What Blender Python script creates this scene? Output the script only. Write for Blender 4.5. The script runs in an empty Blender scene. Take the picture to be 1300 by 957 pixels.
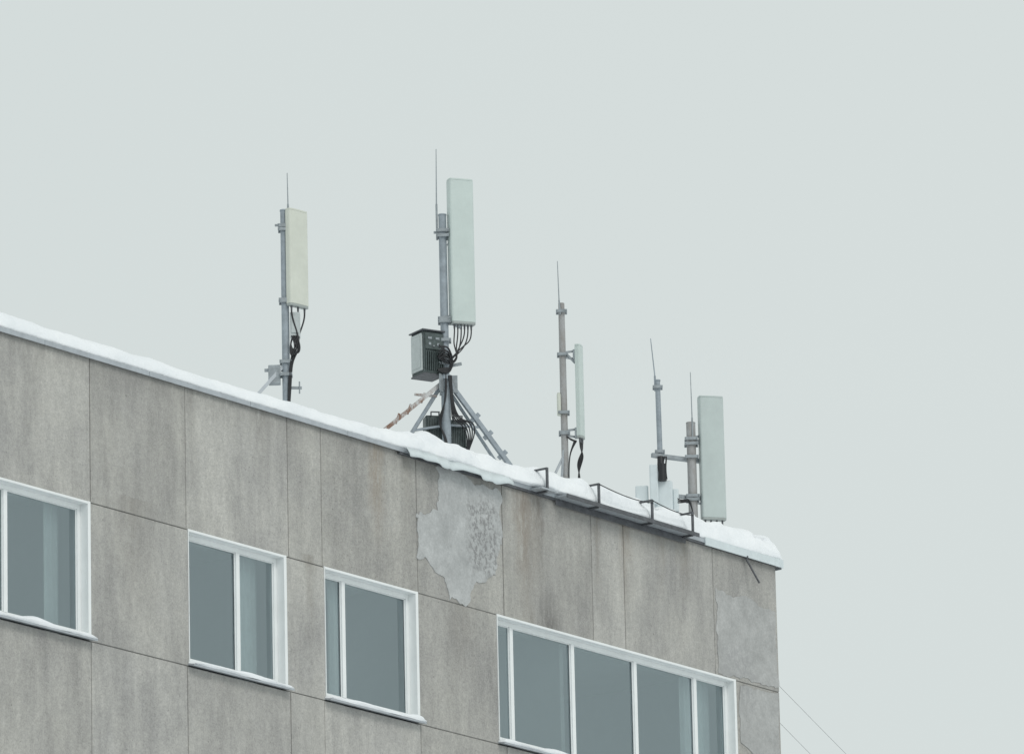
import bpy, math, random
from mathutils import Vector, Matrix, noise
random.seed(7)
scene=bpy.context.scene
col=scene.collection

# ------------------------------------------------------------------ camera
ro=math.radians(1.3);p=math.radians(14.64);al=math.radians(36.25)
ca,sa,cp,sp=math.cos(al),math.sin(al),math.cos(p),math.sin(p)
F=Vector((ca*cp,sa*cp,sp));R=Vector((sa,-ca,0));U=Vector((-ca*sp,-sa*sp,cp))
Rc=R*math.cos(ro)-U*math.sin(ro);Uc=R*math.sin(ro)+U*math.cos(ro)
cd=bpy.data.cameras.new('camera');cam=bpy.data.objects.new('camera',cd);col.objects.link(cam)
m=Matrix.Identity(4)
for i in range(3):
    m[i][0]=Rc[i];m[i][1]=Uc[i];m[i][2]=-F[i]
m[2][3]=1.6
cam.matrix_world=m
cd.lens=250;cd.sensor_width=36;cd.clip_end=6000;cd.clip_start=.1
scene.camera=cam
scene.view_settings.view_transform='Standard';scene.view_settings.look='None';scene.view_settings.exposure=0

# ------------------------------------------------------------------ world / sun
SUN_EL=math.radians(42);SUN_AZ=math.radians(250)   # direction towards the sun, measured from +x
w=bpy.data.worlds.new('World');scene.world=w;w.use_nodes=True
nt=w.node_tree;nt.nodes.clear();N=nt.nodes.new;L=nt.links.new
sky=N('ShaderNodeTexSky');sky.sky_type='NISHITA';sky.sun_disc=False
sky.sun_elevation=SUN_EL;sky.sun_rotation=math.radians(90)-SUN_AZ
b1=N('ShaderNodeBackground');b1.inputs[1].default_value=.1;L(sky.outputs[0],b1.inputs[0])
tc=N('ShaderNodeTexCoord');nz=N('ShaderNodeTexNoise');nz.inputs['Scale'].default_value=4;nz.inputs['Detail'].default_value=3
L(tc.outputs['Generated'],nz.inputs[0])
cr=N('ShaderNodeValToRGB');L(nz.outputs[0],cr.inputs[0])
cr.color_ramp.elements[0].position=.3;cr.color_ramp.elements[0].color=(.680,.735,.718,1)
cr.color_ramp.elements[1].position=.7;cr.color_ramp.elements[1].color=(.700,.752,.735,1)
b2=N('ShaderNodeBackground');b2.inputs[1].default_value=1.0;L(cr.outputs[0],b2.inputs[0])
mx=N('ShaderNodeMixShader');mx.inputs[0].default_value=.94;L(b1.outputs[0],mx.inputs[1]);L(b2.outputs[0],mx.inputs[2])
wo=N('ShaderNodeOutputWorld');L(mx.outputs[0],wo.inputs[0])
sd=bpy.data.lights.new('sun','SUN');sd.energy=1.0;sd.angle=math.radians(25);sd.color=(1,.97,.93)
so=bpy.data.objects.new('sun',sd);col.objects.link(so)
sv=Vector((math.cos(SUN_EL)*math.cos(SUN_AZ),math.cos(SUN_EL)*math.sin(SUN_AZ),math.sin(SUN_EL)))
so.rotation_euler=sv.to_track_quat('Z','Y').to_euler()

# ------------------------------------------------------------------ material helpers
class M:
    def __init__(s,name):
        s.m=bpy.data.materials.new(name);s.m.use_nodes=True
        s.t=s.m.node_tree;s.b=s.t.nodes['Principled BSDF']
        s.tc=s.t.nodes.new('ShaderNodeTexCoord')
    def n(s,t):return s.t.nodes.new(t)
    def l(s,a,b):s.t.links.new(a,b)
    def noise(s,scale,detail=3,rough=.55,stretch=None):
        n=s.n('ShaderNodeTexNoise');n.inputs['Scale'].default_value=scale;n.inputs['Detail'].default_value=detail;n.inputs['Roughness'].default_value=rough
        if stretch:
            mp=s.n('ShaderNodeMapping');mp.inputs['Scale'].default_value=stretch
            s.l(s.tc.outputs['Object'],mp.inputs[0]);s.l(mp.outputs[0],n.inputs[0])
        else:s.l(s.tc.outputs['Object'],n.inputs[0])
        return n.outputs[0]
    def ramp(s,v,a,ca_,b,cb):
        r=s.n('ShaderNodeValToRGB');s.l(v,r.inputs[0]);e=r.color_ramp.elements
        e[0].position=a;e[0].color=ca_ if len(ca_)==4 else (*ca_,1);e[1].position=b;e[1].color=cb if len(cb)==4 else (*cb,1)
        return r.outputs[0]
    def mul(s,a,b,f=1.0):
        x=s.n('ShaderNodeMixRGB');x.blend_type='MULTIPLY';x.inputs[0].default_value=f;s.l(a,x.inputs[1]);s.l(b,x.inputs[2]);return x.outputs[0]
    def mix(s,f,a,b):
        x=s.n('ShaderNodeMixRGB')
        if isinstance(f,float):x.inputs[0].default_value=f
        else:s.l(f,x.inputs[0])
        for i,c in ((1,a),(2,b)):
            if isinstance(c,tuple):x.inputs[i].default_value=(*c,1)
            else:s.l(c,x.inputs[i])
        return x.outputs[0]
    def math(s,op,a,b=None,clamp=False):
        x=s.n('ShaderNodeMath');x.operation=op;x.use_clamp=clamp
        for i,c in ((0,a),(1,b)):
            if c is None:continue
            if isinstance(c,(int,float)):x.inputs[i].default_value=c
            else:s.l(c,x.inputs[i])
        return x.outputs[0]
    def bump(s,h,strength,dist):
        b=s.n('ShaderNodeBump');b.inputs['Strength'].default_value=strength;b.inputs['Distance'].default_value=dist
        s.l(h,b.inputs['Height']);s.l(b.outputs[0],s.b.inputs['Normal'])
    def col(s,c):
        if isinstance(c,tuple):s.b.inputs['Base Color'].default_value=(*c,1)
        else:s.l(c,s.b.inputs['Base Color'])
    def set(s,rough=.6,metal=0.,spec=.5):
        s.b.inputs['Roughness'].default_value=rough;s.b.inputs['Metallic'].default_value=metal
        s.b.inputs['Specular IOR Level'].default_value=spec;return s.m

def simple(name,c,rough=.6,metal=0.,var=.12,scale=9,spec=.5,bump=0.):
    k=M(name)
    a=tuple(x*(1-var) for x in c);b=tuple(min(1,x*(1+var)) for x in c)
    k.col(k.ramp(k.noise(scale,5,.65),.3,a,.7,b))
    if bump:k.bump(k.noise(scale*6,3),.4,bump)
    return k.set(rough,metal,spec)

# concrete facade
def concrete():
    k=M('aggregate_concrete')
    at=k.n('ShaderNodeAttribute');at.attribute_name='tone'
    base=k.ramp(at.outputs['Fac'],0.,(.372,.365,.348),1.,(.440,.433,.416))
    c=k.mul(base,k.ramp(k.noise(.8,5,.65),.3,(.84,.84,.85),.7,(1.13,1.125,1.10)))
    c=k.mul(c,k.ramp(k.noise(2.2,6,.72,(1.6,1,.3)),.35,(.83,.83,.835),.62,(1.06,1.06,1.055)))
    # pale lime bloom, broken
    c=k.mix(k.math('MULTIPLY',k.ramp(k.noise(1.4,6,.75),.55,(0,0,0),.70,(1,1,1)),.28),c,(.50,.495,.48))
    g=k.noise(42,2,.7);c=k.mul(c,k.ramp(g,.36,(.89,.89,.90),.64,(1.09,1.09,1.08)))
    g2=k.noise(14,4,.75);c=k.mul(c,k.ramp(g2,.35,(.90,.90,.90),.65,(1.07,1.07,1.07)))
    pt=k.noise(26,2,.5);c=k.mul(c,k.ramp(pt,.26,(.70,.70,.70),.34,(1,1,1)))
    sx=k.n('ShaderNodeSeparateXYZ');k.l(k.tc.outputs['Object'],sx.inputs[0]);X,Z=sx.outputs[0],sx.outputs[2]
    wob=k.math('MULTIPLY',k.math('SUBTRACT',k.noise(3,4,.6,(1,1,.6)),.5),.5)
    Xw=k.math('ADD',X,wob);brk=k.ramp(k.noise(5,5,.75,(2.2,1,.5)),.32,(0,0,0),.52,(1,1,1))
    # rain / rust streaks (x, half width, z start, z end, amount, colour)
    for x,hw,z0,z1,am,cc in [(70.65,.20,24.1,22.5,.75,(.30,.24,.18)),(71.3,.12,24.,22.9,.45,(.25,.23,.2)),(73.85,.28,24.1,22.0,.95,(.22,.18,.145)),
        (74.15,.15,24.1,22.4,.85,(.18,.16,.14)),(74.4,.28,21.6,22.75,1.5,(.11,.105,.10)),(73.9,.2,21.9,22.5,.8,(.2,.18,.15)),(75.5,.12,24.,22.4,.6,(.22,.20,.17)),(76.15,.2,24.,22.5,.7,(.28,.24,.20)),
        (77.0,.15,24.,22.9,.55,(.22,.2,.17)),(77.5,.2,23.9,23.,.55,(.24,.21,.17)),(66.9,.12,24.2,22.6,.5,(.22,.21,.19)),(63.8,.5,24.6,22.8,.4,(.22,.21,.19)),(69.2,.15,22.2,21,.5,(.22,.2,.17)),(72.4,.4,22.4,21.,.45,(.2,.18,.16)),(65.7,.5,22.3,20.6,.35,(.22,.2,.18)),(68.3,.3,24.4,22.9,.45,(.23,.215,.19))]:
        mx_=k.math('SUBTRACT',1.,k.math('DIVIDE',k.math('ABSOLUTE',k.math('SUBTRACT',Xw,x)),hw),True)
        mr=k.n('ShaderNodeMapRange');k.l(Z,mr.inputs[0]);mr.inputs[1].default_value=z1;mr.inputs[2].default_value=z0
        f=k.math('MULTIPLY',k.math('MULTIPLY',mx_,mr.outputs[0]),am)
        lim=k.math('GREATER_THAN',Z,min(z0,z1)-.02);lim2=k.math('LESS_THAN',Z,max(z0,z1)+.06)
        f=k.math('MULTIPLY',k.math('MULTIPLY',f,lim),lim2);f=k.math('MULTIPLY',f,brk,True)
        c=k.mix(f,c,cc)
    mr=k.n('ShaderNodeMapRange');k.l(Z,mr.inputs[0]);mr.inputs[1].default_value=23.6;mr.inputs[2].default_value=24.0
    c=k.mix(k.math('MULTIPLY',k.math('MULTIPLY',mr.outputs[0],brk),.4),c,(.20,.195,.185))
    k.col(c)
    h=k.math('ADD',k.math('MULTIPLY',g,.5),k.math('MULTIPLY',g2,.7));k.bump(h,.35,.010)
    return k.set(.92,0,.2)
MC=concrete()
def plaster(name,base,blotch,z0,z1,x0,x1,am=.7):
    k=M(name)
    c=k.ramp(k.noise(2.2,6,.7),.3,tuple(v*.84 for v in base),.7,tuple(v*1.1 for v in base))
    c=k.mul(c,k.ramp(k.noise(30,3,.7),.3,(.9,.9,.9),.7,(1.08,1.08,1.08)))
    c=k.mul(c,k.ramp(k.noise(6,5,.75),.35,(.88,.88,.88),.6,(1.04,1.04,1.04)))
    sx=k.n('ShaderNodeSeparateXYZ');k.l(k.tc.outputs['Object'],sx.inputs[0])
    wob=k.math('MULTIPLY',k.math('SUBTRACT',k.noise(4,4,.6),.5),.6)
    def win(v,a,b):
        h=(b-a)/2;d=k.math('ABSOLUTE',k.math('SUBTRACT',k.math('ADD',v,wob),(a+b)/2))
        return k.math('MULTIPLY',k.math('SUBTRACT',h,d),5.,True)
    mm=k.math('MULTIPLY',win(sx.outputs[0],x0,x1),win(sx.outputs[2],z0,z1))
    sp_=k.ramp(k.noise(14,5,.7,(1.,1,.8)),.47,(0,0,0),.56,(1,1,1))
    c=k.mix(k.math('MULTIPLY',k.math('MULTIPLY',mm,sp_),am),c,blotch)
    k.col(c);k.bump(k.noise(18,5,.75),.5,.012);return k.set(.9,0,.2)
MP1=plaster('plaster_repair',(.455,.465,.465),(.22,.22,.22),22.55,23.75,72.5,73.35,.8)
MP2=plaster('plaster_repair_corner',(.425,.428,.422),(.32,.32,.325),21.7,22.7,78.3,79.2,.6)
MMORT=simple('joint_mortar',(.19,.185,.175),.95,var=.3,scale=6)
MPVC=simple('white_pvc',(.80,.82,.82),.35,var=.04,scale=3)
MMET=simple('galvanised_steel',(.30,.33,.35),.5,.35,var=.22,scale=14)
MMETD=simple('dark_painted_steel',(.10,.105,.115),.55,.2,var=.3,scale=12)
MWIRE=simple('aluminium_wire',(.30,.31,.32),.6,.2,var=.1)
MFL=simple('zinc_flashing',(.42,.45,.48),.5,.3,var=.15,scale=5)
MPOLE=simple('grey_painted_pole',(.29,.33,.365),.5,.1,var=.2,scale=10)
def rusty(name,a,b,lo,hi):
    k=M(name);k.col(k.ramp(k.noise(7,6,.7,(1,1,.6)),lo,a,hi,b));k.bump(k.noise(40,3),.3,.003);return k.set(.8,0,.3)
MRUST=rusty('rusty_steel',(.23,.145,.11),(.52,.52,.52),.40,.52)
MRUST2=rusty('weathered_pole',(.29,.275,.262),(.37,.375,.38),.35,.6)
MA1=simple('fibreglass_cream',(.60,.62,.555),.45,var=.06,scale=4)
MA2=simple('fibreglass_pale',(.53,.60,.58),.4,var=.05,scale=3)
MA3=simple('fibreglass_grey',(.47,.53,.52),.45,var=.06,scale=3)
MCAP=simple('antenna_endcap',(.33,.36,.35),.5,var=.08)
MBOX=simple('equipment_housing',(.46,.50,.50),.45,var=.08,scale=8)
MBOXD=simple('equipment_dark',(.065,.085,.085),.5,var=.3,scale=14)
MWB=simple('equipment_white',(.62,.68,.70),.4,var=.06)
MBLK=simple('black_cable',(.014,.015,.018),.5,var=.2)
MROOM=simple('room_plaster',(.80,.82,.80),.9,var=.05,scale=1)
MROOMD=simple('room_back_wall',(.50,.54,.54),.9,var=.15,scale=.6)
MCURT=simple('curtain_fabric',(.72,.75,.73),.9,var=.06,scale=4)
MROOF=simple('roof_felt',(.08,.08,.085),.9,var=.2)
def snow(name,s=1.):
    k=M(name);k.col(k.ramp(k.noise(1.5*s,4,.6),.3,(.78,.81,.84),.7,(.87,.89,.91)))
    h=k.math('ADD',k.noise(9*s,5,.6),k.math('MULTIPLY',k.noise(60*s,2),.15));k.bump(h,.45,.05)
    return k.set(.85,0,.2)
MSNOW=snow('snow');MSNOWG=snow('ground_snow',.2)
def glass():
    k=M('window_glass');t=k.t
    tr=k.n('ShaderNodeBsdfTransparent');tr.inputs[0].default_value=(.83,.91,.92,1)
    gl=k.n('ShaderNodeBsdfGlossy');gl.inputs['Roughness'].default_value=.03;gl.inputs[0].default_value=(.82,.95,1,1)
    bp=k.n('ShaderNodeBump');bp.inputs['Strength'].default_value=.05;bp.inputs['Distance'].default_value=.05
    k.l(k.noise(1.2,2),bp.inputs['Height']);k.l(bp.outputs[0],gl.inputs['Normal'])
    lw=k.n('ShaderNodeFresnel');lw.inputs[0].default_value=1.55
    f=k.math('ADD',k.math('MULTIPLY',lw.outputs[0],1.3),.23,True)
    mxs=k.n('ShaderNodeMixShader');k.l(f,mxs.inputs[0]);k.l(tr.outputs[0],mxs.inputs[1]);k.l(gl.outputs[0],mxs.inputs[2])
    k.l(mxs.outputs[0],t.nodes['Material Output'].inputs[0]);t.nodes.remove(k.b);return k.m
MGL=glass()

# ------------------------------------------------------------------ mesh builder
class MB:
    def __init__(s):s.v=[];s.f=[];s.sm=[];s.tone=[]
    def add(s,vs,fs,smooth=False,tone=.5):
        o=len(s.v);s.v+=[tuple(v) for v in vs]
        for f in fs:
            s.f.append([i+o for i in f]);s.sm.append(smooth);s.tone.append(tone)
        return s
    def box(s,x0,x1,y0,y1,z0,z1,tone=.5,mat=None):
        vs=[Vector(q) for q in((x0,y0,z0),(x1,y0,z0),(x1,y1,z0),(x0,y1,z0),(x0,y0,z1),(x1,y0,z1),(x1,y1,z1),(x0,y1,z1))]
        if mat:vs=[mat@v for v in vs]
        return s.add(vs,[(3,2,1,0),(4,5,6,7),(0,1,5,4),(1,2,6,5),(2,3,7,6),(3,0,4,7)],False,tone)
    def cyl(s,a,b,r,r2=None,seg=14):
        a=Vector(a);b=Vector(b);r2=r if r2 is None else r2;d=(b-a).normalized()
        q=d.to_track_quat('Z','Y');vs=[]
        for (c,rr) in((a,r),(b,r2)):
            for i in range(seg):
                t=2*math.pi*i/seg;vs.append(c+q@Vector((rr*math.cos(t),rr*math.sin(t),0)))
        o=[(i,(i+1)%seg,seg+(i+1)%seg,seg+i) for i in range(seg)]
        s.add(vs,o,True);s.add(vs,[tuple(range(seg))[::-1],tuple(range(seg,2*seg))]);return s
    def beam(s,a,b,wd,h):
        a=Vector(a);b=Vector(b);d=b-a;q=d.to_track_quat('Z','Y').to_matrix().to_4x4()
        return s.box(-wd/2,wd/2,-h/2,h/2,0,d.length,mat=Matrix.Translation(a)@q)
    def obj(s,name,mat,parent=None,bevel=0.,seg=2):
        me=bpy.data.meshes.new(name);me.from_pydata(s.v,[],s.f);me.update()
        me.polygons.foreach_set('use_smooth',s.sm)
        a=me.attributes.new('tone','FLOAT','FACE');a.data.foreach_set('value',s.tone)
        me.materials.append(mat);o=bpy.data.objects.new(name,me);col.objects.link(o)
        if parent:o.parent=parent
        if bevel:
            bv=o.modifiers.new('bevel','BEVEL');bv.width=bevel;bv.segments=seg;bv.limit_method='ANGLE';bv.angle_limit=math.radians(40)
        return o
def empty(name,loc=(0,0,0),rot=0):
    e=bpy.data.objects.new(name,None);e.location=loc;e.rotation_euler=(0,0,rot);col.objects.link(e);e.empty_display_size=.3;return e
def cable(name,pts,r,mat,parent):
    cu=bpy.data.curves.new(name,'CURVE');cu.dimensions='3D';cu.bevel_depth=r;cu.bevel_resolution=2;cu.resolution_u=8
    s=cu.splines.new('NURBS');s.points.add(len(pts)-1)
    for q,pt in zip(s.points,pts):q.co=(*pt,1)
    s.use_endpoint_u=True;s.order_u=4
    cu.materials.append(mat);o=bpy.data.objects.new(name,cu);col.objects.link(o)
    if parent:o.parent=parent
    return o

# ------------------------------------------------------------------ ground
g=MB();n=60;S=3000
ax=[math.copysign(abs(t)**3,t)*S for t in [(-1+2*i/n) for i in range(n+1)]];vs=[]
for y in ax:
    for x in ax:vs.append((x+60,y+30,noise.noise(Vector((x*.02,y*.02,0)))*.15 if abs(x)<400 and abs(y)<400 else 0))
fs=[(j*(n+1)+i,j*(n+1)+i+1,(j+1)*(n+1)+i+1,(j+1)*(n+1)+i) for j in range(n) for i in range(n)]
g.add(vs,fs,True).obj('ground',MSNOWG)

# ------------------------------------------------------------------ building
B=empty('concrete_panel_building')
XL,XR=38.0,79.74;ZT,ZB,PITCH=22.15,20.42,3.5
wins=[(62.3,64.86,[63.43]),(66.78,68.71,[67.90]),(69.52,71.45,[70.05]),(73.19,78.64,[73.65,75.02,76.45,77.85]),
      (58.1,60.2,[59.3]),(54.2,56.3,[55.0]),(48.6,52.4,[49.9,51.2]),(44.2,46.2,[45.4]),(40.2,42.2,[40.9])]
joints=[XL,42.9,47.,50.5,53.,57.1,61.1,64.90,66.75,68.80,69.49,71.5,73.36,75.36,76.1,78.2,XR]
pan=MB();mort=MB();G=.006
def panel(x0,x1,z0,z1):
    dy=random.uniform(0,.006)
    pan.box(x0+G,x1-G,54+dy,54.25,z0+G,z1-G,tone=random.random())
sw=sorted(wins)
for k in range(6):
    zt=ZT-PITCH*k;zb=ZB-PITCH*k
    zu=24.0 if k==0 else zt+PITCH-(ZT-ZB)
    for a,b in zip(joints[:-1],joints[1:]):panel(a,b,zt,zu)
    xs=[XL]+[q for wv in sw for q in wv[:2]]+[XR]
    for a,b in zip(xs[::2],xs[1::2]):
        panel(a,b,zb,zt)
    for a,b in zip(joints[:-1],joints[1:]):
        mort.box(b-.03,b+.03 if b<XR else b-.012,54.014,54.2,zt+.02,zu-.02)
    for a,b in zip(xs[::2],xs[1::2]):
        mort.box(a+.012,b-.012,54.0141,54.2,zt-.02,zt+.02);mort.box(a+.012,b-.012,54.0141,54.2,zb-.02,zb+.02)
zb=ZB-PITCH*5
for a,b in zip(joints[:-1],joints[1:]):panel(a,b,0,zb)
pan.obj('facade_panels',MC,B,bevel=.007)
mort.obj('panel_joints',MMORT,B)
sh=MB()
for i in range(7):
    z0=i*3.5;z1=min(z0+3.5,24.)
    if z1-z0<.1:continue
    for j in range(4):
        sh.box(XR-.25,XR-.002,54.26+j*3,54.25+(j+1)*3,z0,z1-.01,tone=random.random())
    for j in range(10):
        sh.box(XL+j*4.15,XL+(j+1)*4.15-.01,66.0,66.25,z0,z1-.01,tone=random.random())
    sh.box(XL,XL+.25,54.26,65.99,z0,z1-.01,tone=.5)
sh.obj('side_and_rear_walls',MC,B,bevel=.008)
MB().box(XL+.26,XR-.26,54.26,65.98,23.5,23.93).obj('roof_deck',MROOF,B)
fr=MB();gl=MB();sn=MB();sill=MB();room=MB();back=MB();cu_=MB()
def curtain(x0,x1,y,z0,z1):
    n=max(6,int((x1-x0)/.02));vs=[]
    for i in range(n+1):
        x=x0+(x1-x0)*i/n;d=.018*math.sin(x*55)+.01*math.sin(x*23)
        vs+=[(x,y+d,z0),(x,y+d*.6,z1)]
    cu_.add(vs,[(2*i,2*i+2,2*i+3,2*i+1) for i in range(n)],True)
for k in range(6):
    zt=ZT-PITCH*k;zb=ZB-PITCH*k
    for wi,(x0,x1,mu) in enumerate(wins):
        z0=zb+.06
        t=.022;tl=.008
        # painted reveal lining
        fr.box(x0-.004,x0+tl,53.992,54.14,z0,zt+.012);fr.box(x1-t,x1+.03,53.992,54.14,z0,zt+.012)
        fr.box(x0+tl,x1-t,53.993,54.14,zt-t,zt+.010)
        a,b=x0+tl,x1-t;c,d=z0+.012,zt-t;fw=.06
        fr.box(a,a+fw,54.11,54.18,c,d);fr.box(b-fw,b,54.11,54.18,c,d)
        fr.box(a+fw,b-fw,54.111,54.18,d-fw,d);fr.box(a+fw,b-fw,54.111,54.18,c,c+fw)
        es=[a+fw]+mu+[b-fw]
        for q in mu:fr.box(q-.035,q+.035,54.108,54.18,c+fw,d-fw)
        for i,(u,v) in enumerate(zip(es[:-1],es[1:])):
            u2=u+(.035 if i else 0);v2=v-(.035 if i<len(es)-2 else 0)
            ti=random.uniform(-.004,.004)
            gl.add([(u2,54.145,c+fw),(v2,54.145+ti,c+fw),(v2,54.145+ti,d-fw),(u2,54.145,d-fw)],[(0,1,2,3)])
            for (p0,p1,p2,p3) in((u2,u2+.012,c+fw,d-fw),(v2-.012,v2,c+fw,d-fw),(u2+.012,v2-.012,c+fw,c+fw+.012),(u2+.012,v2-.012,d-fw-.012,d-fw)):
                fr.box(p0,p1,54.128,54.143,p2,p3)
        sill.add([(x0-.03,53.90,zb+.012),(x1+.04,53.90,zb+.012),(x1+.04,54.11,zb+.05),(x0-.03,54.11,zb+.05),
                  (x0-.03,53.90,zb-.01),(x1+.04,53.90,zb-.01),(x1+.04,54.11,zb+.035),(x0-.03,54.11,zb+.035)],
                 [(0,1,2,3),(7,6,5,4),(0,4,5,1),(1,5,6,2),(2,6,7,3),(3,7,4,0)])
        ns=int((x1-x0)/.06)+1;vs=[];prof=[(53.905,.014),(53.885,.04),(53.91,.075),(53.97,.10),(54.04,.105),(54.108,.095)]
        for i in range(ns+1):
            x=x0-.02+(x1-x0+.05)*i/ns;e=min(1,min(i,ns-i)/2.+.35)
            h=(.8+.7*noise.noise(Vector((x*1.7,k*9.1,3))))*e
            for (yy,zz) in prof:vs.append((x,yy+.02*noise.noise(Vector((x*4,zz*30,k))),zb+.014+(zz-.014)*h))
        P=len(prof)
        sn.add(vs,[(i*P+j,(i+1)*P+j,(i+1)*P+j+1,i*P+j+1) for i in range(ns) for j in range(P-1)]+[tuple(range(P)),tuple(range(ns*P,ns*P+P))[::-1]],True)
        rz0=zb-.9;rz1=zt+.22
        xa,xb=x0-.35,x1+.35
        room.box(xa,xb,54.26,57.4,rz1,rz1+.15);room.box(xa,xb,54.26,57.4,rz0-.15,rz0)
        room.box(xa-.06,xa,54.26,57.4,rz0,rz1);room.box(xb,xb+.06 if xb<79.4 else xb+.05,54.26,57.4,rz0,rz1)
        if x1-x0>4:room.box(74.98,75.06,54.3,57.4,rz0,rz1)
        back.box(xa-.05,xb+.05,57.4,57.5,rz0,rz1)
        room.box(x0+.1,x1-.1,54.75,54.83,rz1-.12,rz1-.03)
        back.box(x0+.3,x0+.36,55.2,56.9,rz1-.06,rz1-.002)
        if k==0:cl={0:[(64.5,64.80)],1:[(68.2,68.66)],2:[(70.1,70.4)],3:[(73.25,73.6),(77.9,78.6)]}.get(wi,[(x0+.1,x0+.6)])
        else:cl=[(x1-random.uniform(.4,.9),x1-.05)] if random.random()<.7 else []
        for (u,v) in cl:curtain(u,v,54.42,zb-.1,zt+.1)
fr.obj('window_frames',MPVC,B,bevel=.003,seg=1);gl.obj('window_panes',MGL,B)
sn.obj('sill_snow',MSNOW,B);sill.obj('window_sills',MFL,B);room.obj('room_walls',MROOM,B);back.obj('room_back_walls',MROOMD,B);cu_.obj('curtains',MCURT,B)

def patch(name,poly,mat,amp=.06,y=54.0):
    pts=[]
    for i,(a,b) in enumerate(zip(poly,poly[1:]+poly[:1])):
        L_=math.dist(a,b);nn=max(1,int(L_/.025))
        for j in range(nn):
            t=j/nn;x=a[0]+(b[0]-a[0])*t;z=a[1]+(b[1]-a[1])*t
            nv=noise.noise_vector(Vector((x*4,z*4,2)))*amp+noise.noise_vector(Vector((x*13,z*13,5)))*amp*.55
            pts.append((min(x+nv[0],XR-.01),min(z+nv[2],23.97)))
    n=len(pts);vs=[(x,y-.004,z) for x,z in pts]+[(x,y+.012,z) for x,z in pts]
    mb=MB();mb.add(vs,[tuple(range(n))]+[(i,n+i,n+(i+1)%n,(i+1)%n) for i in range(n)]);return mb.obj(name,mat,B)
patch('plaster_patch',[(71.47,23.2),(71.7,23.25),(71.98,23.3),(71.95,23.9),(72.5,23.92),(73.33,23.8),(73.33,23.1),(73.1,22.64),(72.68,22.5),(72.6,22.2),(72.15,22.2),(72.05,22.5),(71.5,22.66)],MP1,.09)
patch('plaster_patch_corner',[(78.26,23.38),(78.6,23.3),(79.0,23.4),(79.35,23.28),(79.69,23.3),(79.7,22.2),(78.26,22.2)],MP2)
patch('plaster_patch_corner_low',[(78.75,22.1),(79.7,22.1),(79.7,21.3),(79.3,21.1),(78.75,21.3)],MP2,.04)

fl=MB()
x=38.
while x<79.8:
    x2=min(x+2.0,79.82);fl.box(x,x2-.006,53.955,54.3,24.0,24.012);fl.box(x,x2-.006,53.952,53.962,23.955,24.012);x+=2.0
fl.box(79.815,79.825,53.96,66.3,23.9,24.012)
fl.obj('roof_edge_flashing',MFL,B)
dk=MB();dk.box(71.1,79.8,53.958,53.999,23.925,23.952);dk.obj('drip_edge',MMETD,B)
lf=MB();vs=[]
for i in range(41):
    x=71.15+2.25*i/40;d=.03*math.sin(i*.45)+.02*math.sin(i*1.15)
    vs+=[(x,53.90+d*.5,24.02),(x,53.84+d,23.93+.02*math.sin(i*.35)),(x,53.83+d,23.88+.02*math.sin(i*.35)+.02*noise.noise(Vector((x*6,0,0))))]
lf.add(vs,[(i*3+j,(i+1)*3+j,(i+1)*3+j+1,i*3+j+1) for i in range(40) for j in range(2)],True)
o=lf.obj('loose_flashing_sheet',MWB,B);sm=o.modifiers.new('s','SOLIDIFY');sm.thickness=.004
MB().box(77.95,79.83,53.93,53.95,23.92,24.03).obj('fascia_strip',MWB,B)
MB().cyl((78.95,53.97,23.93),(79.03,53.80,23.55),.014).cyl((78.95,54.0,23.95),(78.95,53.93,23.92),.02).obj('drain_rod',MMETD,B)

# ------------------------------------------------------------------ snow guard
SG=empty('snow_guard_rail')
sg=MB();sgb=MB()
gx=[74.10,75.27,76.50,77.45]
for q in gx:
    sgb.box(q-.018,q+.018,53.78,53.805,23.95,24.27)
    sgb.box(q-.018,q+.018,53.805,54.0,24.248,24.27)
    sgb.box(q-.018,q+.018,53.805,54.0,23.93,23.953)
sg.box(74.5,77.56,53.77,53.95,23.957,23.98);sg.box(73.94,74.28,53.77,53.95,23.957,23.98)
sgb.box(74.5,77.56,53.758,53.77,23.93,23.985);sgb.box(74.5,77.5,53.95,53.957,23.86,23.925)
sg.obj('snow_board',MFL,SG,bevel=.003);sgb.obj('guard_brackets',MMETD,SG,bevel=.002)
for a,b in zip(gx[1:-1],gx[2:]):
    cable('guard_cable',[(a,53.775,24.25),((a*2+b)/3,53.76,24.19),((a+2*b)/3,53.76,24.16),(b,53.775,24.22)],.007,MBLK,SG)

# ------------------------------------------------------------------ roof snow
tk=[(38,.27),(63.2,.28),(66.5,.27),(68.6,.24),(70.2,.25),(71.1,.31),(72.1,.37),(73.2,.33),(74.1,.31),(75.2,.33),(77.4,.34),(78.5,.37),(79.4,.42),(79.95,.42)]
def lerp(tab,x):
    for (a,u),(b,v) in zip(tab[:-1],tab[1:]):
        if x<=b:return u+(v-u)*max(0,(x-a))/(b-a)
    return tab[-1][1]
ok=[(38,.03),(71,.03),(71.3,.09),(73.4,.08),(73.8,.12),(74.2,.16),(77.3,.16),(77.6,.08),(78,.05),(80,.05)]
xs=[];x=38.
while x<79.86:
    xs.append(x);x+=.25 if x<60 else .03
xs.append(79.86)
prof=[('u',0)]+[('c',t) for t in range(0,91,6)]+[('b',d) for d in(.38,.43,.49,.55,.62,.7,.8,.9,1.,1.25,1.6,2.2,3.2,4.5,6.5,9,12.2)]
vs=[]
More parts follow.
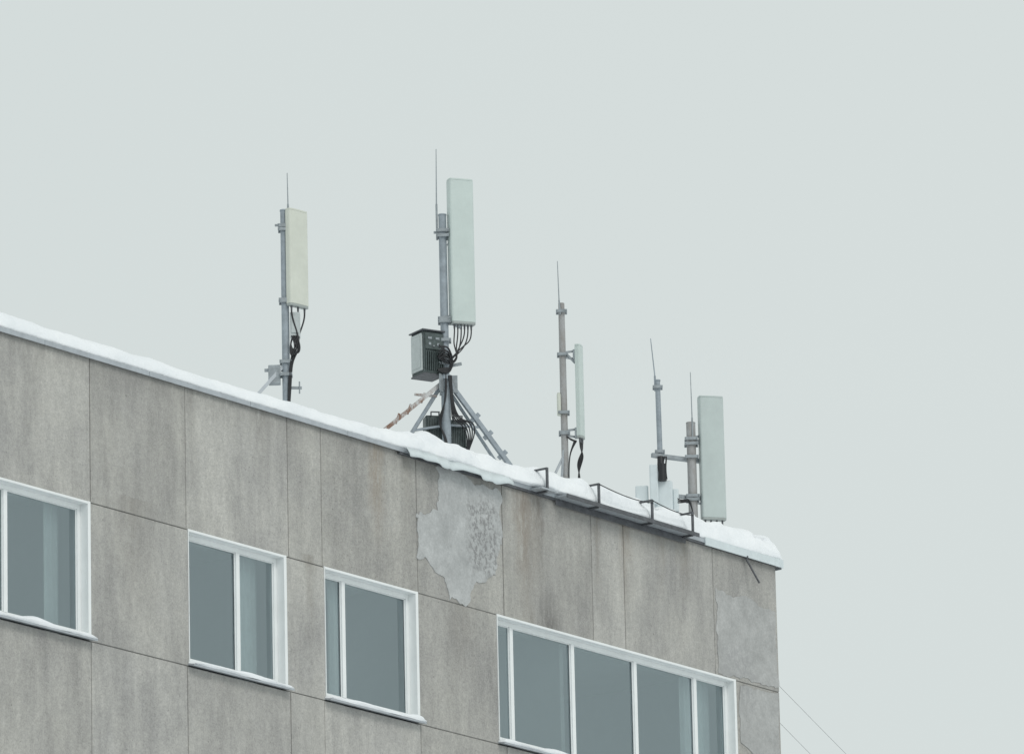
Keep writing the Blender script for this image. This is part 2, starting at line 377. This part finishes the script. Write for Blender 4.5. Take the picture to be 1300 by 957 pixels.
for x in xs:
    t=lerp(tk,x);o_=lerp(ok,x);rough=.3 if x<70.5 else min(.8,.3+(x-70.5)*.6)
    edge=min(1,max(0.,(79.86-x)/.09));ef=math.sqrt(max(0.02,1-(1-edge)**2))
    for kind,q in prof:
        if kind=='u':vs.append((x,53.99,24.014));continue
        if kind=='c':
            th=math.radians(q);bb=.33;y=54-o_+bb*(1-math.cos(th));z=24.014+t*math.sin(th)**.9
            fade=min(1,math.sin(th)+.25)
        else:
            y=54-o_+.33+(q-.33);z=24.014+t;fade=1
        vd=noise.voronoi(Vector((x*2.2+noise.noise(Vector((x*3,y*3,z)))*.5,y*2.8,z*2.6)))[0]
        lump=(.35-vd[0])*.14*min(1,rough)
        nn=noise.noise(Vector((x*1.1,y*1.5,z*2)))*.08+noise.noise(Vector((x*3.3,y*4,z*4+5)))*.06+noise.noise(Vector((x*9,y*9,z*9+9)))*.022
        nn=nn*rough*fade+(lump*fade if x>70.5 else 0)
        y-=nn*(.9 if kind=='c' and q<60 else .1);z+=nn*(.35 if q==0 else .8)
        if q==0 and kind=='c':z=24.016+abs(nn)*.1
        z=24.014+(z-24.014)*ef
        vs.append((x,y,max(z,24.0135)))
P=len(prof);nX=len(xs)
rs=MB();rs.add(vs,[(i*P+j,(i+1)*P+j,(i+1)*P+j+1,i*P+j+1) for i in range(nX-1) for j in range(P-1)]+[tuple(range((nX-1)*P,nX*P))[::-1],tuple(range(P))],True)
rs.obj('roof_snow',MSNOW)

# ------------------------------------------------------------------ antenna masts
ROT=math.atan2(-ca,sa)
def T(x,y,z=0,yaw=0):return Matrix.Translation((x,y,z))@Matrix.Rotation(math.radians(yaw),4,'Z')
def sector_antenna(name,par,cx,cy,z0,z1,wd,dp,yaw,mat,conns=4,tilt=0):
    hw=wd/2;pr=[]
    r=min(dp*.35,.03)
    pr+=[(hw,dp/2),(-hw,dp/2),(-hw,-dp/2+r)]
    for i in range(1,6):
        a=math.pi/2*i/5;pr.append((-hw+r-r*math.cos(a),-dp/2+r-r*math.sin(a)))
    for i in range(1,4):
        u=-1+2*i/4;pr.append(((hw-r)*u,-dp/2-.006*(1-u*u)))
    for i in range(0,6):
        a=math.pi/2*i/5;pr.append((hw-r+r*math.sin(a),-dp/2+r-r*math.cos(a)))
    n=len(pr);tm=T(cx,cy,0,yaw)@Matrix.Translation((0,0,z0))@Matrix.Rotation(math.radians(tilt),4,'X')
    h=z1-z0
    def ext(a,b,s,mb):
        v=[tm@Vector((x*s,y*s,a)) for x,y in pr]+[tm@Vector((x*s,y*s,b)) for x,y in pr]
        mb.add(v,[(i,i+n,(i+1)%n+n,(i+1)%n) for i in range(n)]+[tuple(range(n)),tuple(range(n,2*n))[::-1]])
    mb=MB();ext(.03,h-.025,1,mb);mb.obj(name,mat,par,bevel=.004)
    mc=MB();ext(h-.0245,h,.985,mc);mc.obj(name+'_top_cap',mat,par,bevel=.006)
    mc=MB();ext(0,.0295,.985,mc)
    mc.obj(name+'_bottom_cap',MCAP,par,bevel=.004)
    co=MB();outs=[]
    for i in range(conns):
        xx=-hw*.7+wd*.7*i/max(1,conns-1);a=tm@Vector((xx,0,0));b=tm@Vector((xx,0,-.06));co.cyl(a,b,.014,.012,8);outs.append(b)
    co.obj(name+'_connectors',MMETD,par);return outs
def clamp(mb,z,r,cx=0,cy=0,reach=.1,ang=0):
    m_=T(cx,cy,z,ang)
    mb.box(-r-.03,r+.03,-r-.025,-r-.008,-.022,.022,mat=m_);mb.box(-r-.03,r+.03,r+.008,r+.025,-.022,.022,mat=m_)
    for s in(-1,1):mb.cyl(m_@Vector((s*(r+.018),-r-.06,0)),m_@Vector((s*(r+.018),r+.06,0)),.006,seg=6)
def bracket(mb,z,r,tgt):
    clamp(mb,z,r)
    for dz in(-.035,.035):
        mb.beam((r*.5,-.0,z+dz),(tgt[0],tgt[1],z+dz*1.6),.012,.03)
    mb.box(tgt[0]-.03,tgt[0]+.012,tgt[1]-.05,tgt[1]+.05,z-.07,z+.07)
def cooling_box(name,par,x0,x1,y0,y1,z0,z1,mat,matf,yaw=0):
    cx,cy=(x0+x1)/2,(y0+y1)/2;m_=T(cx,cy,0,yaw);hx,hy=(x1-x0)/2,(y1-y0)/2
    MB().box(-hx,hx,-hy,hy,z0,z1,mat=m_).obj(name+'_housing',mat,par,bevel=.012)
    f=MB();nf=9
    for i in range(nf):
        u=-hx+.03+(2*hx-.06)*i/(nf-1);f.box(u-.006,u+.006,-hy-.028,-hy-.001,z0+.05,z1-.05,mat=m_)
    f.box(-hx+.015,hx-.015,-hy-.012,-hy+.001,z0+.02,z1-.02,mat=m_)
    f.obj(name+'_cooling_fins',matf,par)
    h=MB();h.box(-hx*.5,-hx*.4,-hy-.05,-hy-.01,z1-.02,z1+.04,mat=m_).box(hx*.4,hx*.5,-hy-.05,-hy-.01,z1-.02,z1+.04,mat=m_).box(-hx*.5,hx*.5,-hy-.06,-hy-.045,z1+.025,z1+.04,mat=m_)
    h.obj(name+'_handle',MMETD,par)

# --- mast 1
A=empty('cellular_antenna_mast',(70.07,55,24),ROT)
MB().cyl((0,0,-.07),(0,0,3.15),.052,.048,18).cyl((0,0,3.15),(0,0,3.17),.054,seg=18).obj('pole',MPOLE,A)
MB().cyl((.055,0,2.95),(.055,0,3.25),.013,seg=8).cyl((.055,0,3.25),(.05,0,3.67),.008,.005,8).obj('lightning_rod',MMET,A)
br=MB()
for z in(2.95,1.93,1.12,.95):clamp(br,z,.052)
bracket(br,2.9,.05,(.08,.03));bracket(br,1.95,.05,(.09,.03))
br.beam((-.12,-.02,2.96),(.06,-.02,2.96),.02,.03)
br.beam((-.28,0,1.02),(.02,0,1.02),.03,.04).beam((.0,0,.78),(.2,.02,.78),.03,.035).cyl((.17,0,.70),(.17,0,.86),.01,seg=6)
br.obj('clamps_and_brackets',MMET,A,bevel=.003)
MB().beam((-.03,0,1.08),(-.75,-.2,.22),.045,.045).obj('stay_strut',MFL,A)
MB().box(-.23,-.075,-.05,.07,.83,1.08).obj('junction_box',MMET,A,bevel=.01)
MB().box(.06,.19,-.05,.08,1.45,1.78).box(.075,.175,-.062,-.05,1.5,1.73).obj('remote_unit',MBOX,A,bevel=.01)
out=sector_antenna('sector_antenna',A,.165,.02,1.86,3.17,.335,.085,46,MA1,3)
for i,q in enumerate(out):
    cable('feeder_cable',[q,(q[0],q[1],q[2]-.12),(.20-.03*i,-.05,1.45),(.10+.05*i,-.08,1.28),(.06,-.07,1.12),(.03+.02*i,-.065,.85),(.02,-.065,.3)],.011,MBLK,A)
for i in range(4):
    cable('jumper_loop',[(.08+.02*i,-.05,1.46),(.14+.02*i,-.1,1.33),(.09+.03*i,-.11,1.15),(.05,-.08,1.22+.03*i),(.07,-.07,1.4),(.11,-.06,1.46)],.010,MBLK,A)

# --- mast 2 (tripod)
A=empty('cellular_antenna_mast',(73.51,55,24),ROT)
MB().cyl((0,0,-.07),(0,0,1.6),.062,seg=20).cyl((0,0,1.6),(0,0,3.84),.055,.052,20).cyl((0,0,1.56),(0,0,1.62),.085,seg=20).cyl((0,0,3.84),(0,0,3.855),.057,seg=20).obj('pole',MPOLE,A)
MB().cyl((-.075,0,3.5),(-.075,0,4.0),.014,seg=8).cyl((-.075,0,4.0),(-.065,0,4.77),.009,.005,8).obj('lightning_rod',MMET,A)
br=MB();clamp(br,3.62,.056);clamp(br,2.36,.056);clamp(br,2.1,.056);clamp(br,1.78,.06)
br.beam((-.12,-.02,3.6),(.02,-.02,3.6),.03,.03)
bracket(br,3.55,.055,(.15,.04));bracket(br,2.4,.055,(.16,.04))
br.beam((.06,0,3.62),(.2,.02,3.42),.014,.03).beam((.06,0,3.42),(.2,.02,3.62),.014,.03)
br.beam((.06,0,2.36),(.22,.0,2.28),.03,.04)
br.beam((-.12,0,1.72),(.22,0,1.78),.03,.04).beam((-.1,0,2.2),(.03,0,2.2),.03,.04)
for a in(0,120,240):
    q=T(0,0,0,a);br.box(.05,.16,-.008,.008,1.38,1.62,mat=q)
br.obj('clamps_and_brackets',MMET,A,bevel=.003)
out=sector_antenna('sector_antenna',A,.245,.02,2.32,4.34,.34,.135,20,MA2,6)
tp=MB();tp.beam((.05,0,1.52),(1.15,.4,.0),.06,.06).beam((.06,.05,1.40),(.98,.62,.02),.035,.035)
tp.beam((-.04,.02,1.52),(-1.0,0,.0),.05,.05).cyl((.02,0,.8),(.05,.0,1.5),.02,seg=8)
tp.beam((-.45,.01,.88),(.02,0,.94),.03,.03).beam((.02,0,.94),(.47,.16,.94),.03,.03)
for t_ in(.3,.45,.62):
    tp.beam((.05+1.1*t_-.05,.4*t_,1.52-1.52*t_-.05),(.05+1.1*t_+.06,.4*t_,1.52-1.52*t_+.05),.03,.06)
tp.obj('tripod_legs',MPOLE,A,bevel=.004)
rl=MB();rl.beam((-.05,0,1.52),(-1.6,-1.0,.0),.05,.05).beam((-.12,0,1.34),(-.42,-.05,1.36),.03,.03)
for t_ in(.18,.3,.4):rl.beam((-.05-1.55*t_,-t_,1.48-1.52*t_),(-.0-1.55*t_,-t_,1.62-1.52*t_),.03,.03)
rl.obj('rusty_tripod_leg',MRUST,A,bevel=.003)
ru=T(-.24,0,0,32)
MB().box(-.14,.17,-.15,.17,1.62,2.2,mat=ru).obj('radio_unit_housing',MBOXD,A,bevel=.012)
MB().box(-.162,-.1405,-.12,.145,1.66,2.17,mat=ru).box(-.17,-.162,-.09,.115,1.70,2.13,mat=ru).obj('radio_unit_side_cover',MBOX,A,bevel=.008)
f=MB()
for i in range(10):
    u=-.115+.26*i/9;f.box(u-.005,u+.005,-.178,-.151,1.66,1.92,mat=ru)
f.box(-.125,.155,-.172,-.1505,1.95,2.17,mat=ru);f.obj('radio_unit_fins',MBOXD,A)
sc=MB()
for (u,v,a_,b_) in((-.06,2.1,.03,.016),(.06,2.1,.03,.016),(-.06,2.02,.018,.018),(.07,2.02,.018,.018),(0,1.995,.012,.01),(.1,1.86,.012,.02)):sc.box(u-a_,u+a_,-.182,-.173,v-b_,v+b_,mat=ru)
sc.obj('radio_unit_labels',MMET,A,bevel=.002)
MB().box(-.175,.18,-.185,.18,2.2,2.218,mat=ru).box(-.15,.18,-.16,.18,1.60,1.62,mat=ru).obj('radio_unit_cover',MMETD,A,bevel=.004)
cooling_box('base_cabinet',A,-.30,-.06,.08,.30,.45,1.10,MBOXD,MBOXD,12)
cooling_box('power_cabinet',A,.0,.25,.10,.30,.40,1.04,MBOX,MBOXD,12)
for i,q in enumerate(out):
    cable('feeder_cable',[q,(q[0],q[1]-.01,q[2]-.10-.03*(i%3)),(q[0]-.03-.012*i,-.06,2.04-.035*((i*2)%5)),(.19-.03*i+.02*(i%2),-.10,1.84-.02*(i%3)),(.08,-.1,1.72+.03*i),(-.03,-.12,1.78+.03*i),(-.1,-.14,1.85)],.009,MBLK,A)
for i in range(6):
    cable('jumper_loop',[(-.08,-.20,1.8+.04*i),(.02+.01*(i%2),-.2,1.88+.04*((i*2)%5)),(.07+.02*(i%3),-.12,1.8+.03*i),(.10-.02*(i%2),-.08,1.64),(-.02,-.1,1.62+.02*i),(-.1,-.15,1.66)],.010,MBLK,A)
for i in range(5):
    cable('ground_cable',[(.04+.01*i,-.08,1.6),(.08,-.08,1.2),(.06+.03*i,-.07,.95),(.16+.05*i,-.05,1.0),(.30+.025*i,0,.8),(.26,.02,.55),(.2,.05,.3)],.009,MBLK,A)
for i in range(3):
    cable('ground_cable',[(.0,-.075,1.7),(.0+.02*i,-.08,1.3),(-.05-.03*i,-.08,1.05),(-.1,-.05,.9),(.02*i,-.08,.7),(.02,-.08,.3)],.009,MBLK,A)

# --- mast 3
A=empty('cellular_antenna_mast',(76.19,55,24),ROT)
MB().cyl((0,0,-.07),(0,0,2.6),.05,.045,18).cyl((0,0,2.6),(0,0,3.17),.045,.042,18).obj('pole',MRUST2,A)
MB().cyl((-.02,-.055,3.0),(-.03,-.05,3.2),.012,seg=8).cyl((-.03,-.05,3.2),(-.04,-.04,3.76),.008,.005,8).obj('lightning_rod',MMET,A)
br=MB();clamp(br,2.44,.046);clamp(br,1.33,.048);clamp(br,1.62,.048);clamp(br,3.05,.046)
bracket(br,2.44,.045,(.17,.02));bracket(br,1.34,.045,(.17,.02));br.beam((.05,0,2.46),(.17,0,2.32),.012,.03)
br.obj('clamps_and_brackets',MMET,A,bevel=.003)
MB().beam((.02,0,1.1),(-.28,-.15,.45),.03,.03).beam((.0,0,1.3),(-.06,-.1,.6),.025,.025).obj('stay_strut',MFL,A)
MB().cyl((-.065,-.03,1.58),(-.065,-.03,1.88),.028,seg=12).cyl((-.065,-.03,1.88),(-.065,-.03,1.9),.02,seg=12).obj('gps_receiver',MA1,A)
out=sector_antenna('sector_antenna',A,.225,.02,1.26,2.58,.17,.075,72,MA2,4)
for i,q in enumerate(out):
    cable('feeder_cable',[q,(q[0],q[1],q[2]-.1),(.27-.02*i,-.04,1.02),(.2-.02*i,-.05,.85),(.16+.02*i,-.03,.7),(.18,0,.3)],.009,MBLK,A)
for i in range(3):
    cable('jumper_loop',[(.03,-.05,1.28),(.1+.02*i,-.06,1.2),(.15+.02*i,-.06,1.24),(.08,-.05,1.1),(.04,-.05,.9),(.05,-.05,.4)],.008,MBLK,A)

# --- mast 4 + outrigger pole
A=empty('cellular_antenna_mast',(79.21,55,24),ROT)
MB().cyl((0,0,-.07),(0,0,2.05),.064,seg=20).cyl((0,0,2.05),(0,0,2.065),.066,seg=20).obj('pole',MRUST2,A)
MB().cyl((.02,-.07,1.8),(.02,-.06,2.12),.012,seg=8).cyl((.02,-.06,2.12),(.015,-.05,2.78),.008,.005,8).obj('lightning_rod',MMET,A)
MB().cyl((-.44,-.12,1.2),(-.45,-.12,2.64),.038,.036,16).cyl((-.45,-.12,2.64),(-.45,-.12,2.66),.042,seg=16).cyl((-.485,-.12,2.5),(-.485,-.12,2.72),.014,seg=8).cyl((-.485,-.12,2.72),(-.53,-.12,3.26),.009,.006,8).obj('outrigger_pole',MPOLE,A)
br=MB();br.beam((-.56,-.2,1.56),(.12,.1,1.53),.06,.06).beam((-.3,-.1,1.0),(.1,.05,.98),.05,.05)
clamp(br,1.56,.066);clamp(br,1.0,.066);clamp(br,1.62,.04,-.445,-.12);clamp(br,1.75,.066);clamp(br,2.55,.04,-.45,-.12)
bracket(br,1.82,.062,(.14,.03));bracket(br,.95,.062,(.14,.03));br.beam((.06,0,1.85),(.16,0,1.68),.012,.03)
br.obj('clamps_and_brackets',MMET,A,bevel=.003)
sector_antenna('sector_antenna',A,.285,.03,.66,2.44,.35,.12,14,MA3,4)
MB().box(-.54,-.28,-.2,.0,.70,1.20).obj('radio_unit',MWB,A,bevel=.03,seg=3)
MB().box(-.60,-.48,-.25,-.205,.85,1.42).obj('radio_unit_door',MWB,A,bevel=.02)
MB().box(-.80,-.62,-.16,.0,.7,1.14).box(-.28,-.20,-.18,-.05,.75,1.08).obj('filter_unit',MWB,A,bevel=.02,seg=3)
MB().cyl((-.42,-.24,1.18),(-.42,-.24,1.42),.06,.05,14).cyl((-.44,-.22,1.4),(-.44,-.2,1.53),.045,seg=12).obj('cable_gland',MBLK,A)
for i in range(4):
    cable('jumper_loop',[(-.45+.03*i,-.24,1.2),(-.48+.03*i,-.28,1.38),(-.5+.05*i,-.2,1.5),(-.42+.02*i,-.17,1.54)],.011,MBLK,A)
for i in range(3):
    cable('feeder_cable',[(-.3,-.15,.9+.06*i),(-.18,-.2,.85),(-.05,-.12,.95+.04*i),(.0,-.09,.8),(.02,-.08,.3)],.009,MBLK,A)

# ------------------------------------------------------------------ overhead wires to a utility pole beyond the corner
UP=empty('utility_pole',(98,40,0))
MB().cyl((0,0,0),(0,0,8.6),.14,.10,16).obj('pole_shaft',simple('timber',(.16,.13,.10),.9,scale=5),UP)
MB().box(-.8,.8,-.05,.05,8.1,8.2).obj('crossarm',MMETD,UP)
for i,dz in enumerate((0,-.22)):
    a=Vector((79.73,54.2+.3*i,22.45+dz));b=Vector((98.+(-.6 if i else .6),40,8.25));pts=[]
    for j in range(9):
        t=j/8;q=a.lerp(b,t);q.z-=2.6*4*t*(1-t);pts.append(tuple(q-Vector((98,40,0))))
    cable('overhead_wire',pts,.0028,MWIRE,UP)
print('done')
